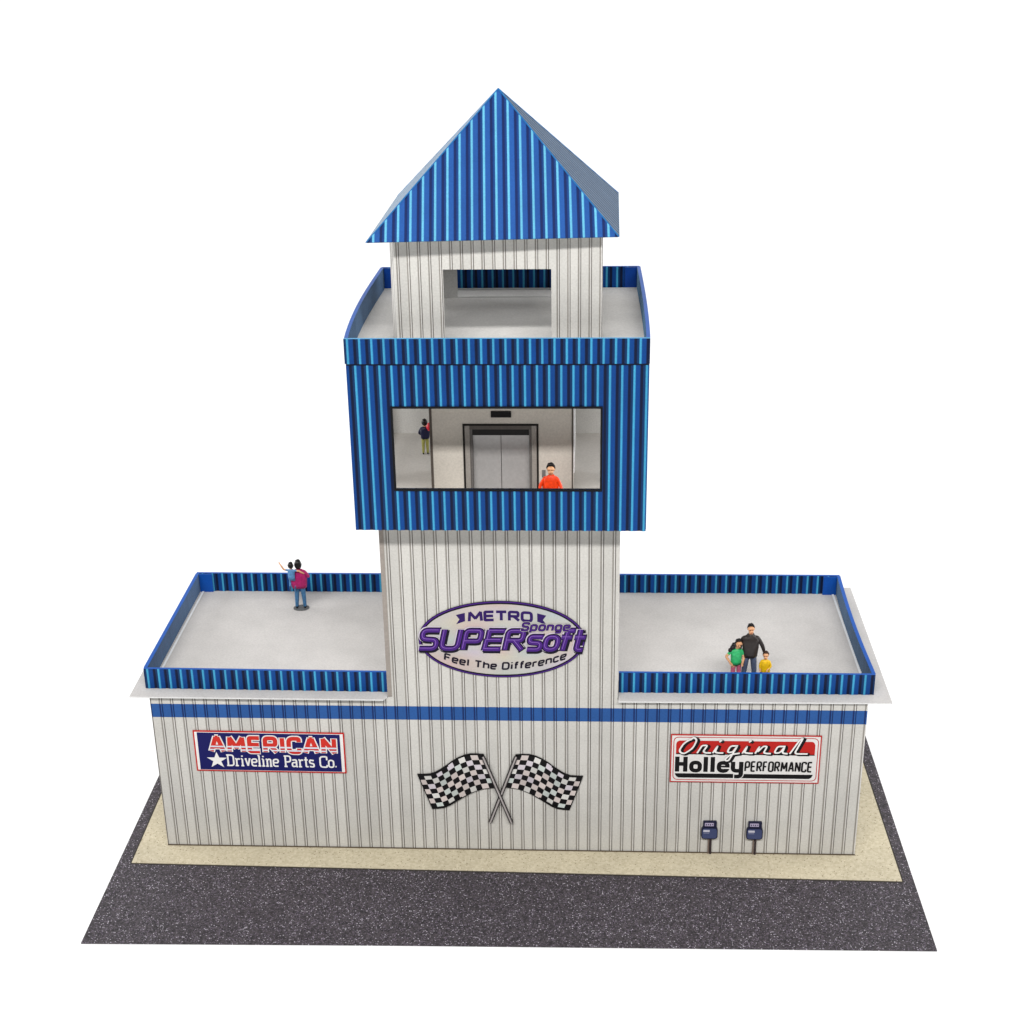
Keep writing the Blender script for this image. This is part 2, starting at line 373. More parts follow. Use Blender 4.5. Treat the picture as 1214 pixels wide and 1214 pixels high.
mb.box(ox0-.07, ox0, ey-.03, ey+.02, e0, ozt+.07, kk); mb.box(ox1, ox1+.07, ey-.03, ey+.02, e0, ozt+.07, kk); mb.box(ox0, ox1, ey-.03, ey+.02, ozt, ozt+.07, kk)
fr_ = mb.build("door_frame", M_MATT, EL, (0, ey, e0))
mb = MB()
mb.box(ox0+.01, ox0+.20, ey-.02, ey+.2, e0, ozt-.01, jj); mb.box(ox1-.20, ox1-.01, ey-.02, ey+.2, e0, ozt-.01, jj)
mb.box(ox0+.20, ox1-.20, ey-.02, ey+.2, ozt-.16, ozt-.01, lin((96, 90, 86))); mb.build("door_jamb", M_CARD, fr_, (0, ey, e0))
mb = MB()
for x in (ox0+.205, ox1-.30): mb.box(x, x+.095, ey+.02, ey+.22, e0, ozt-.17, lin((110, 106, 104)))
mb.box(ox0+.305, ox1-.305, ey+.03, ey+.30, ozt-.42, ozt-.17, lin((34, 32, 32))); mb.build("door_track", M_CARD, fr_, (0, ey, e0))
for x0, x1 in ((ox0+.31, -.045), (-.02, ox1-.31)):
    mb = MB(); mb.box(x0, x1, ey+.24, ey+.36, e0, ozt-.425, lin((196, 194, 194)))
    mb.build("sliding_door", M_STEEL, EL, ((x0+x1)/2, ey, e0))
mb = MB(); mb.box(-.40, .40, ey-.05, ey-.002, 19.55, 19.80, lin((16, 14, 14)))
ind = mb.build("floor_indicator", M_MATT, EL, (0, ey, 19.6))
mb = MB(); mb.box(1.60, 1.74, ey-.03, ey-.002, 17.02, 17.32, lin((120, 118, 116))); mb.build("call_button", M_MATT, EL, (1.67, ey, 17))
for ta, tb in ((-2.845, -2.74), (2.78, 2.835)):  # dark strips down the front edges of the block
    mb = MB(); mb.box(ta, tb, ey-.012, ey-.002, e0, e1, lin((92, 84, 78))); mb.build("dark_edge_strip", M_MATT, EL, (ta, ey, 18))
mb = MB(); mb.box(2.845, 2.90, ey-.01, 5.2, 17.2, e1, lin((235, 235, 235))); mb.build("corner_strip", M_MATT, EL, (2.87, ey, 18))

# ---- cupola
CU = bpy.data.objects.new("rooftop_cupola", None); COL.objects.link(CU); CU.parent = B
CU.location = Vector((0, 4.5, ZT))*S-WORLD[B.name]; WORLD[CU.name] = Vector((0, 4.5, ZT))*S
u0_, u1_ = -3.87, 3.93; uyf, uyb = .75, 8.5; uz0, uz1 = ZT+.032, 26.85
CWI = lin((226, 225, 223)); HC = (-2.04, 2.02, uz0+.02, 25.62)
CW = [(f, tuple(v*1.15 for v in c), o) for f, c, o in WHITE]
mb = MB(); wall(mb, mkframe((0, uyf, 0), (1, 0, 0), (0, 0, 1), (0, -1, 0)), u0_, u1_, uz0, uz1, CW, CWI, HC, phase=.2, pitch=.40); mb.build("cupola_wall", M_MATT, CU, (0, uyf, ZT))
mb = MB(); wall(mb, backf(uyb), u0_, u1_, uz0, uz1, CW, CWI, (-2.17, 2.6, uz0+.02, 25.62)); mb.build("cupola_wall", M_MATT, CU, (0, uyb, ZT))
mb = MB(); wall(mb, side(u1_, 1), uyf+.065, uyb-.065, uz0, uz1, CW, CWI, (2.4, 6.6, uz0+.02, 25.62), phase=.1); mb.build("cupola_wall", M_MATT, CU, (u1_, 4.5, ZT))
mb = MB()                                                            # the left wall bows outwards
N = 12
def lx(y): t = (y-uyf-.065)/(uyb-uyf-.13); return u0_-.34*math.sin(math.pi*min(1, max(0, t))**.62)
for i in range(N):
    ya = uyf+.065+(uyb-uyf-.13)*i/N; yb_ = uyf+.065+(uyb-uyf-.13)*(i+1)/N
    p, q = Vector((lx(ya), ya)), Vector((lx(yb_), yb_)); d = (p-q).normalized(); nn = Vector((d.y, -d.x)); L = (p-q).length
    fr = lambda u, v, o=0, q=q, d=d, nn=nn: Vector((*(q+d*u+nn*o), v))
    segs = [(uz0, uz1)] if i < 3 or i > 8 else [(25.6, uz1)]
    for za, zb in segs:
        pg = [(0, za), (L, za), (L, zb), (0, zb)]
        striped(mb, pg, fr, CW, .30, .1); mb.face([fr(*k, -.06) for k in pg[::-1]], CWI)
        if za > uz0+1: mb.face([fr(0, za), fr(L, za), fr(L, za, -.06), fr(0, za, -.06)], CWI)
        for uu in (0, L): mb.face([fr(uu, za), fr(uu, zb), fr(uu, zb, -.06), fr(uu, za, -.06)], CWI)
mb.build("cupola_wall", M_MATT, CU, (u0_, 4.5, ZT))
# pyramid roof
RF = bpy.data.objects.new("pyramid_roof", None); COL.objects.link(RF); RF.parent = B
RF.location = Vector((0, 4.4, 26.8))*S-WORLD[B.name]; WORLD[RF.name] = Vector((0, 4.4, 26.8))*S
FL, FR_, BR, BL = Vector((-4.77, -.03, 26.82)), Vector((4.52, .30, 26.91)), Vector((4.66, 8.75, 26.86)), Vector((-4.58, 8.6, 26.84))
AP = Vector((-.04, 4.4, 31.69))
for p, q in ((FL, FR_), (FR_, BR), (BR, BL), (BL, FL)):
    U = (q-p).normalized(); L = (q-p).length; Nn = U.cross(AP-p).normalized(); V = Nn.cross(U)
    fr = mkframe(p, U, V, Nn); ap = ((AP-p).dot(U), (AP-p).dot(V)); tri = [(0, 0), (L, 0), ap]
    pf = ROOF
    if p is FR_: pf = glare_mix(ROOF, lin((74, 84, 98)), .8)  # grey glare of both side slopes is painted into their ink
    if p is BL: pf = glare_mix(ROOF, lin((150, 156, 166)), .8)
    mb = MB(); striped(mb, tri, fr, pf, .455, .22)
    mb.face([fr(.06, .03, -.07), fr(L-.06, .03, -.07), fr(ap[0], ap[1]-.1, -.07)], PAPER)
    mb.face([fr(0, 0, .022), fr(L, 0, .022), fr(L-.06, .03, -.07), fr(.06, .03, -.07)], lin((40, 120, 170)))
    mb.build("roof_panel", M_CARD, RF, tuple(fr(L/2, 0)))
for c_ in (FL, FR_, BR, BL):                                         # folded hip edges
    mb = MB(); d = (AP-c_).normalized(); s_ = d.cross(Vector((0, 0, 1))).normalized()*.035; upv = s_.cross(d).normalized()*.035
    if upv.z < 0: upv = -upv
    A, Z = c_, AP
    mb.face([A-s_, Z-s_, Z+upv, A+upv], lin((22, 110, 176))); mb.face([A+upv, Z+upv, Z+s_, A+s_], lin((22, 110, 176)))
    mb.build("hip_fold", M_CARD, RF, tuple(c_))
mb = MB(); e = .9
mb.face([(FL.x+e, FL.y+e, 26.88), (BL.x+e, BL.y-e, 26.88), (BR.x-e, BR.y-e, 26.88), (FR_.x-e, FR_.y+e, 26.88)], PAPER); mb.build("ceiling_sheet", M_MATT, RF, (0, 4, 26.88))

# ------------------------------------------------------------------ lettering engine
def rounded(pts, r, closed=False, n=5):
    out = []; m = len(pts)
    for i, p in enumerate(pts):
        p = Vector(p)
        if not closed and i in (0, m-1): out.append(p); continue
        a, b = Vector(pts[i-1]), Vector(pts[(i+1) % m])
        rr = min(r, (a-p).length*.49, (b-p).length*.49)
        if rr < 1e-4: out.append(p); continue
        s, e = p+(a-p).normalized()*rr, p+(b-p).normalized()*rr
        for k in range(n+1):
            t = k/n; out.append(s*(1-t)**2+p*2*t*(1-t)+e*t*t)
    return out
def ribbon(pts, w, closed=False, ext=0):
    pts = [Vector(p) for p in pts]
    if ext and not closed:
        pts[0] = pts[0]+(pts[0]-pts[1]).normalized()*ext; pts[-1] = pts[-1]+(pts[-1]-pts[-2]).normalized()*ext
    m = len(pts); L, R = [], []
    for i, p in enumerate(pts):
        a = pts[i-1] if (closed or i > 0) else None; b = pts[(i+1) % m] if (closed or i < m-1) else None
        d1 = (p-a).normalized() if a is not None and (p-a).length > 1e-6 else None
        d2 = (b-p).normalized() if b is not None and (b-p).length > 1e-6 else None
        if d1 is None: d1 = d2
        if d2 is None: d2 = d1
        n1, n2 = Vector((-d1.y, d1.x)), Vector((-d2.y, d2.x)); nb = n1+n2
        if nb.length < .2: nb = n1.copy()
        nb.normalize(); s = w/2/max(.72, nb.dot(n1))
        L.append(p+nb*s); R.append(p-nb*s)
    qs = []
    for i in range(m if closed else m-1):
        j = (i+1) % m; qs.append([tuple(R[i]), tuple(R[j]), tuple(L[j]), tuple(L[i])])
    return qs
def draw(glyph, xf, w, fr, mb, col, off, r=.18, ext=0, bands=None):
    """glyph = list of (points, closed[, r]); xf maps glyph space to the sign plane"""
    flat = []
    for st in glyph:                                                 # sharp-cornered strokes are drawn leg by leg
        if len(st) > 2 and st[2] == 0 and len(st[0]) > 2 and not st[1]: flat += [((a, b), False, 0) for a, b in zip(st[0], st[0][1:])]
        else: flat.append(st)
    for k, st in enumerate(flat):
        pts = list(st[0]); cl = st[1] if len(st) > 1 else False; rr = st[2] if len(st) > 2 else r
        q = rounded(pts, rr, cl) if rr else [Vector(p) for p in pts]
        for qi, poly in enumerate(ribbon(q, w, cl, ext)):
            off_ = off+k*.0012+qi*.00025
            if bands:
                for (b0, b1, bc) in bands:
                    pg = clip(poly, b0, b1, 1)
                    if pg: mb.face([fr(*xf(*p), off_) for p in pg], bc)
            else: mb.face([fr(*xf(*p), off_) for p in poly], col)
def G(s):
    """'0,0 0,1 1,1; c 0,0 1,0' -> strokes; leading c = closed, rN = rounding"""
    out = []
    for part in s.split(';'):
        cl, rr, pts = False, None, []
        for tok in part.split():
            if tok == 'c': cl = True
            elif tok[0] == 'r': rr = float(tok[1:])
            else: pts.append(tuple(float(v) for v in tok.split(',')))
        out.append((pts, cl) if rr is None else (pts, cl, rr))
    return out
# wide block capitals (cap height 1)
CAPS = {
 'A': (1.0, G('r0 0,0 .42,1 .58,1 1,0; r0 .2,.32 .8,.32')), 'M': (1.2, G('r0 0,0 0.08,1 .6,.25 1.12,1 1.2,0')),
 'E': (.8, G('r.1 .8,1 0,1 0,0 .8,0; r0 0,.5 .75,.5')), 'R': (.9, G('r.2 0,0 0,1 .85,1 .85,.48 0,.48; r0 .4,.48 .9,0')),
 'I': (.05, G('r0 0.02,0 0.02,1')), 'C': (.85, G('r.3 .85,.78 .85,1 0,1 0,0 .85,0 .85,.25')), 'N': (.9, G('r0 0,0 0,1 .9,0 .9,1')),
 'T': (.9, G('r0 0,1 .9,1; r0 .45,1 .45,0')), 'O': (.9, G('c r.3 0,0 0,1 .9,1 .9,0')), 'P': (.85, G('r.2 0,0 0,1 .85,1 .85,.42 0,.42')),
 'F': (.7, G('r.1 .7,1 0,1 0,0; r0 0,.5 .6,.5')), 'S': (.85, G('r.25 .85,1 0,1 0,.52 .85,.48 .85,0 0,0')), 'U': (.9, G('r.3 0,1 0,0 .9,0 .9,1')),
}
LOW = {
 's': (.72, G('r.2 .72,.70 0,.70 0,.38 .72,.34 .72,0 0,0')), 'o': (.75, G('c r.3 0,0 0,.70 .75,.70 .75,0')),
 'f': (.5, G('r.2 .55,1.05 .18,1.05 .12,0; r0 -.08,.68 .45,.68')), 't': (.5, G('r.15 .16,1.05 .16,0 .5,0; r0 -.06,.68 .5,.68')),
}
def word(txt, glyphs, x, y, h, wx, gap, sw, fr, mb, col, off, shear=0, warp=None, r=.18, ext=0, bands=None):
    cx_ = x
    for ch in txt:
        if ch == ' ': cx_ += wx*.5; continue
        adv, g = glyphs[ch]
        xf = lambda u, v, c=cx_: (c+u*wx+v*h*shear, y+v*h)
        if warp: xf = (lambda f: (lambda u, v: warp(*f(u, v))))(xf)
        # stroke widths are in glyph height units
        gg = [( [(p[0]*wx/h, p[1]) for p in st[0]], *st[1:]) for st in g]
        xf2 = (lambda f: (lambda u, v: f(u*h/wx, v)))(xf)
        draw(gg, xf2, sw, fr, mb, col, off, r, ext, bands)
        cx_ += adv*wx+gap
    return cx_
def sign_thing(name, loc, label): return thing(name, loc, label, "sign", "signs on the building's front")
def quad_board(mb, p, fr, t0, t1, c):
    n = len(p)
    mb.face([fr(*k, t1) for k in p], c)
    for i in range(n): mb.face([fr(*p[i], t0), fr(*p[(i+1) % n], t0), fr(*p[(i+1) % n], t1), fr(*p[i], t1)], c)
def inset_rect(x0, x1, z0, z1, rad=0, n=5):
    if not rad: return [(x0, z0), (x1, z0), (x1, z1), (x0, z1)]
    return [tuple(v) for v in rounded([(x0, z0), (x1, z0), (x1, z1), (x0, z1)], rad, True, n)]
def outline(mb, pts, w_, fr, off, c):
    for q in ribbon(pts, w_, True): mb.face([fr(*k, off) for k in q], c)

# ---- red white and blue parts sign
T1 = sign_thing("banner_sign", (-10.07, -.03, 4.95), "navy banner sign with red AMERICAN lettering and a white star")
def skew(o, x, z, dz): return mkframe((x, 0, z), (1, 0, dz), (0, 0, 1), (0, -1, 0))
f1 = skew(0, -10.07, 4.95, -.007)
navy, red, wht = lin((22, 24, 92)), lin((196, 40, 34)), lin((238, 236, 234))
hw, hh = 3.24, 1.0
mb = MB(); quad_board(mb, inset_rect(-hw, hw, -hh, hh), f1, .026, .06, red); o1 = mb.build("sign_panel", M_SIGN, T1, (-10.07, 0, 4.95))
mb = MB(); quad_board(mb, inset_rect(-hw+.06, hw-.06, -hh+.06, hh-.06), f1, .06, .063, wht); quad_board(mb, inset_rect(-hw+.17, hw-.19, -hh+.075, hh-.085), f1, .063, .066, navy); mb.build("sign_field", M_SIGN, T1, (-10.07, 0, 4.95))
mb = MB(); warp = None
word("AMERICAN", CAPS, -2.50, .03, .66, .515, .262, .44, f1, mb, wht, .068, shear=.0, r=.1, ext=.06)
stripes = [(.38, 1.3, lin((206, 50, 40))), (.27, .38, lin((214, 222, 236))), (.14, .27, lin((196, 44, 38))), (.04, .14, lin((214, 222, 236))), (-.3, .04, lin((196, 44, 38)))]
word("AMERICAN", CAPS, -2.50, .03, .66, .515, .262, .29, f1, mb, wht, .079, shear=.0, r=.1, ext=.03, bands=stripes)
mb.build("lettering", M_SIGN, T1, (-10.07, 0, 5.2))
mb = MB(); SL = {
 'D': (.8, G('r.28 .15,0 .75,0 .75,1 .15,1; r0 .15,0 .15,1; r0 0,0 .3,0; r0 0,1 .3,1')), 'r': (.5, G('r0 .15,0 .15,.66; r.15 .15,.5 .3,.66 .52,.62; r0 0,0 .34,0; r0 0,.66 .15,.66')),
 'i': (.3, G('r0 .15,0 .15,.66; r0 0,0 .3,0; r0 0,.66 .15,.66; r0 .15,.86 .15,.98')), 'v': (.6, G('r0 .08,.66 .3,0 .52,.66; r0 0,.66 .2,.66; r0 .42,.66 .62,.66')),
 'e': (.56, G('r.2 .03,.34 .55,.34 .55,.66 .03,.66 .03,0 .54,.02')), 'l': (.3, G('r0 .15,0 .15,1; r0 0,0 .3,0; r0 0,1 .15,1')),
 'n': (.66, G('r0 .15,0 .15,.66; r.2 .15,.5 .25,.66 .52,.66 .52,0; r0 0,0 .27,0; r0 .4,0 .66,0; r0 0,.66 .15,.66')),
 'P': (.72, G('r0 .15,0 .15,1; r.22 .15,1 .7,1 .7,.45 .15,.45; r0 0,0 .34,0; r0 0,1 .3,1')), 'a': (.58, G('r.15 .05,.62 .48,.66 .48,0 .60,0; r.15 .48,.38 .03,.38 .03,0 .48,.04')),
 't': (.42, G('r.15 .18,.92 .18,0 .42,.02; r0 0,.66 .38,.66')), 's': (.5, G('r.12 .48,.60 .04,.66 .04,.36 .48,.30 .48,0 .02,.04')),
 'C': (.8, G('r.32 .76,.76 .74,1 .04,1 .04,0 .76,0 .78,.22; r0 .76,.66 .76,1')), 'o': (.58, G('c r.28 .03,0 .03,.66 .55,.66 .55,0')), '.': (.15, G('r0 .02,.06 .14,.06'))}
xx = word("Driveline Parts Co.", SL, -1.90, -.70, .52, .40, .05, .135, f1, mb, wht, .068, r=.15)
mb.build("lettering", M_SIGN, T1, (-10.07, 0, 4.6))
mb = MB(); st = []
for i in range(10):
    a = math.pi/2+i*math.pi/5; rr_ = (.46 if i % 2 == 0 else .18); st.append((-2.31+rr_*math.cos(a), -.45+rr_*math.sin(a)*.92))
for i in range(10): mb.face([f1(-2.31, -.45, .07), f1(*st[i], .07), f1(*st[(i+1) % 10], .07)], wht)
mb.build("star", M_SIGN, T1, (-12.4, 0, 4.5))

# ---- red white and black performance sign
T2 = sign_thing("banner_sign", (10.08, -.03, 4.87), "white banner sign with script word Original on a red band above black lettering")
f2 = skew(0, 10.08, 4.87, .0)
hw, hh = 3.13, 1.17
blk = lin((16, 15, 17)); off_w = lin((226, 224, 222)); red2 = lin((186, 34, 28))
mb = MB(); quad_board(mb, inset_rect(-hw, hw, -hh, hh), f2, .026, .06, red2); mb.build("sign_panel", M_SIGN, T2, (10.08, 0, 4.87))
mb = MB(); quad_board(mb, inset_rect(-hw+.05, hw-.05, -hh+.05, hh-.05), f2, .06, .063, off_w)
outline(mb, inset_rect(-hw+.13, hw-.13, -hh+.13, hh-.13, .22), .035, f2, .065, red2)
mb.build("sign_field", M_SIGN, T2, (10.08, 0, 4.87))
mb = MB(); quad_board(mb, [(-2.90, .24), (2.88, .24), (2.88, .72), (2.84, .82), (2.76, .88), (-2.76, .88), (-2.86, .82), (-2.90, .72)], f2, .063, .066, red2)
quad_board(mb, [(-2.90, .21), (2.88, .21), (2.88, .26), (-2.90, .26)], f2, .066, .068, blk)
quad_board(mb, [(-2.92, -.76), (-2.86, -.88), (-2.76, -.94), (2.70, -.94), (2.80, -.88), (2.86, -.76), (2.86, -.73), (-2.92, -.73)], f2, .063, .066, blk); mb.build("sign_band", M_SIGN, T2, (10.08, 0, 5))
SCR = {  # monoline script, x advances along a shared base line
 'O': (.95, [([(.55, .98), (.1, .7), (-.1, .1), (.25, -.12), (.75, .3), (.85, .9), (.6, 1.08), (.45, .9)], False, .25)]),
 'r': (.75, [([(-.05, -.02), (.12, .5), (.3, .52), (.45, .5), (.3, .1), (.45, 0), (.8, 0)], False, .12)]),
 'i': (.6, [([(-.02, 0), (.15, .5), (.1, .05), (.3, 0), (.62, 0)], False, .1), ([(.20, .78), (.30, .88)], False, 0)]),
 'g': (.85, [([(.6, .5), (.15, .5), (.05, .05), (.4, .05), (.58, .5), (.3, -.55), (.02, -.5), (.3, -.1), (.85, 0)], False, .16)]),
 'n': (.9, [([(-.02, 0), (.12, .5), (.1, .1), (.35, .5), (.6, .5), (.5, .05), (.7, 0), (.95, 0)], False, .12)]),
 'a': (.85, [([(.62, .5), (.15, .5), (.05, .03), (.42, .05), (.6, .5), (.55, .03), (.9, 0)], False, .16)]),
 'l': (.9, [([(0, 0), (.35, .95), (.52, 1.1), (.3, .1), (.4, 0), (1.1, 0)], False, .12)])}
mb = MB()
for dx, dz, sw, col, of in ((.09, -.05, .21, blk, .070), (.03, -.02, .20, blk, .080), (0, 0, .105, wht, .090)):
    word("Original", SCR, -2.74+dx, .31+dz, .70, .655, .14, sw, f2, mb, col, of, shear=.22, ext=.02)
mb.build("lettering", M_SIGN, T2, (10.08, 0, 5.3))
HL = {'H': (.8, G('r0 .1,0 .1,1.0; r0 .62,0 .62,1.0; r0 .1,.52 .62,.52')), 'o': (.75, G('c r.3 .08,.08 .08,.62 .62,.62 .62,.08')), 'l': (.32, G('r0 .12,0 .12,1')),
      'e': (.75, G('c r.3 .08,.08 .08,.62 .62,.62 .62,.08')), 'y': (.8, G('r.2 .1,.7 .1,.1 .6,.1; r.2 .62,.7 .62,-.28 .2,-.28'))}
mb = MB(); word("Holley", HL, -2.90, -.64, .74, .66, .08, .34, f2, mb, wht, .067, r=.2, ext=.05)
word("Holley", HL, -2.90, -.64, .74, .66, .08, .25, f2, mb, blk, .078, r=.2)
quad_board(mb, ribbon([(-1.10, -.36), (-.76, -.36)], .07)[0], f2, .084, .090, blk)
quad_board(mb, ribbon([(-.93, -.435), (-.60, -.435)], .055)[0], f2, .090, .096, wht); mb.build("lettering", M_SIGN, T2, (8.3, 0, 4.6))
mb = MB(); word("PERFORMANCE", CAPS, .02, -.57, .45, .185, .095, .17, f2, mb, blk, .078, shear=.03); mb.build("lettering", M_SIGN, T2, (11.6, 0, 4.6))

# ---- purple oval sign on the shaft
T3 = sign_thing("oval_sign", (-.07, -.03, 10.44), "oval silver sign with purple lettering on the tower above the blue stripe")
f3 = mkframe((-.07, 0, 10.44), (1, 0, 0), (0, 0, 1), (0, -1, 0))
pur, pur2, ink = lin((70, 32, 122)), lin((46, 22, 92)), lin((18, 12, 34))
def ell(a, b, n=64): return [(a*math.cos(2*math.pi*i/n), b*math.sin(2*math.pi*i/n)) for i in range(n)]
mb = MB(); quad_board(mb, ell(3.42, 1.76), f3, .026, .05, ink); mb.build("sign_panel", M_SIGN, T3, (-.07, 0, 10.44))
mb = MB(); quad_board(mb, ell(3.40, 1.74), f3, .05, .056, pur); quad_board(mb, ell(3.335, 1.69), f3, .056, .058, ink)
# iridescent foil field, ink changing round the oval
E1 = ell(3.27, 1.62); holo = [tuple(.80*v for v in lin(c)) for c in ((216, 210, 200), (222, 196, 194), (204, 210, 200), (214, 204, 216), (222, 214, 196), (200, 210, 212), (218, 200, 190), (212, 208, 206))]
for ring in range(4):
    r0, r1 = ring/4, (ring+1)/4
    for i in range(64):
        p, q = E1[i], E1[(i+1) % 64]
        cc = lambda k, rg: holo[((k % 64)//8 + 3*rg) % 8]
        cA = tuple((cc(i, ring)[t]*(1-(i % 8)/8)+cc(i+8, ring)[t]*(i % 8)/8) for t in range(3))
        cB = tuple((cc(i, ring+1)[t]*(1-(i % 8)/8)+cc(i+8, ring+1)[t]*(i % 8)/8) for t in range(3))
        pts = [(p[0]*r0, p[1]*r0), (p[0]*r1, p[1]*r1), (q[0]*r1, q[1]*r1), (q[0]*r0, q[1]*r0)]
        if ring == 0: mb.face([f3(*k, .061) for k in pts[1:3]]+[f3(0, 0, .061)], [cB, cB, cA])
        else: mb.face([f3(*k, .061) for k in pts], [cA, cB, cB, cA])
mb.build("foil_field", M_SIGN, T3, (-.07, 0, 10.44))
arcw = lambda x, z: (x, z-.030*x*x)
mb = MB(); word("METRO", CAPS, -1.30, .91, .37, .42, .14, .33, f3, mb, pur2, .066, shear=.0, warp=arcw, ext=.05)
for s_ in (-1, 1):
    mb.face([f3(s_*1.47, .84, .066), f3(s_*1.47, 1.22, .066), f3(s_*1.84, 1.12, .066), f3(s_*1.70, .92, .066), f3(s_*1.84, .70, .066)], pur2)
mb.build("lettering", M_SIGN, T3, (-.07, 0, 11.5))
mb = MB()
ES = {**CAPS, 'E': (.85, G('r0 .10,1 .9,1; r0 .05,.5 .82,.5; r0 0,0 .85,0; r0 .02,0 .04,.52; r0 .10,.5 .10,1')), **LOW}
for dx, dz, sw, col, of in ((.03, -.04, .40, ink, .068), (-.02, .02, .37, lin((208, 198, 214)), .077), (0, 0, .32, ink, .085), (0, .0, .215, pur, .093)):
    word("SUPER", ES, -3.36+dx, -.42+dz, .84, .74, .235, sw, f3, mb, col, of, shear=.22, ext=.05)
    word("soft", ES, 1.07+dx, -.42+dz, .84, .66, .19, sw*1.02, f3, mb, col, of+.004, shear=.22, ext=.05)
word("SUPER", ES, -3.38, -.39, .84, .74, .235, .03, f3, mb, lin((140, 100, 186)), .101, shear=.22)
word("soft", ES, 1.05, -.39, .84, .66, .19, .03, f3, mb, lin((140, 100, 186)), .105, shear=.22)
mb.build("lettering", M_SIGN, T3, (-.07, 0, 10.4))
SN = {  # plain bold grotesque, cap height 1, lower case 0.72
 'F': (.62, G('r0 0,0 0,1; r0 0,1 .62,1; r0 0,.52 .52,.52')), 'T': (.72, G('r0 0,1 .72,1; r0 .36,1 .36,0')), 'D': (.72, G('r0 0,0 0,1; r.35 0,1 .72,1 .72,0 0,0')),
 'S': (.66, G('r.22 .66,.82 .62,1 0,1 0,.54 .66,.46 .66,0 0,0 0,.2')), 'h': (.58, G('r0 0,0 0,1; r.22 0,.45 0,.70 .58,.70 .58,0')), 'n': (.58, G('r0 0,0 0,.72; r.22 0,.45 0,.70 .58,.70 .58,0')),
 'e': (.58, G('r.22 0,.36 .58,.36 .58,.72 0,.72 0,0 .56,0')), 'c': (.54, G('r.24 .54,.60 .50,.72 0,.72 0,0 .50,0 .54,.12')), 'l': (.1, G('r0 .05,0 .05,1')), 'i': (.1, G('r0 .05,0 .05,.72; r0 .05,.92 .05,1.06')),
 'f': (.36, G('r.2 .40,1 .14,1 .14,0; r0 0,.68 .36,.68')), 'r': (.38, G('r0 0,0 0,.72; r.2 0,.4 0,.68 .40,.68')), 'p': (.6, G('r0 0,-.3 0,.72; c r.25 0,0 0,.72 .6,.72 .6,0')),
 'o': (.6, G('c r.25 0,0 0,.72 .6,.72 .6,0')), 'g': (.6, G('c r.25 0,0 0,.72 .6,.72 .6,0; r.2 .6,.72 .6,-.3 .05,-.3'))}
mb = MB()
for sw, col, of in ((.42, lin((214, 206, 220)), .099), (.33, ink, .103), (.17, pur, .108)):
    word("Sponge", SN, .84, .47, .32, .36, .12, sw, f3, mb, col, of, shear=.22, ext=.015)
mb.build("lettering", M_SIGN, T3, (1.8, 0, 11.1))
mb = MB(); dn = lambda x, z: (x, z+.075*x*x+.0*x)
word("Feel The Difference", SN, -2.36, -1.36, .29, .345, .105, .27, f3, mb, ink, .066, shear=.1, warp=dn, ext=.01)
mb.build("lettering", M_SIGN, T3, (-.07, 0, 9.2))

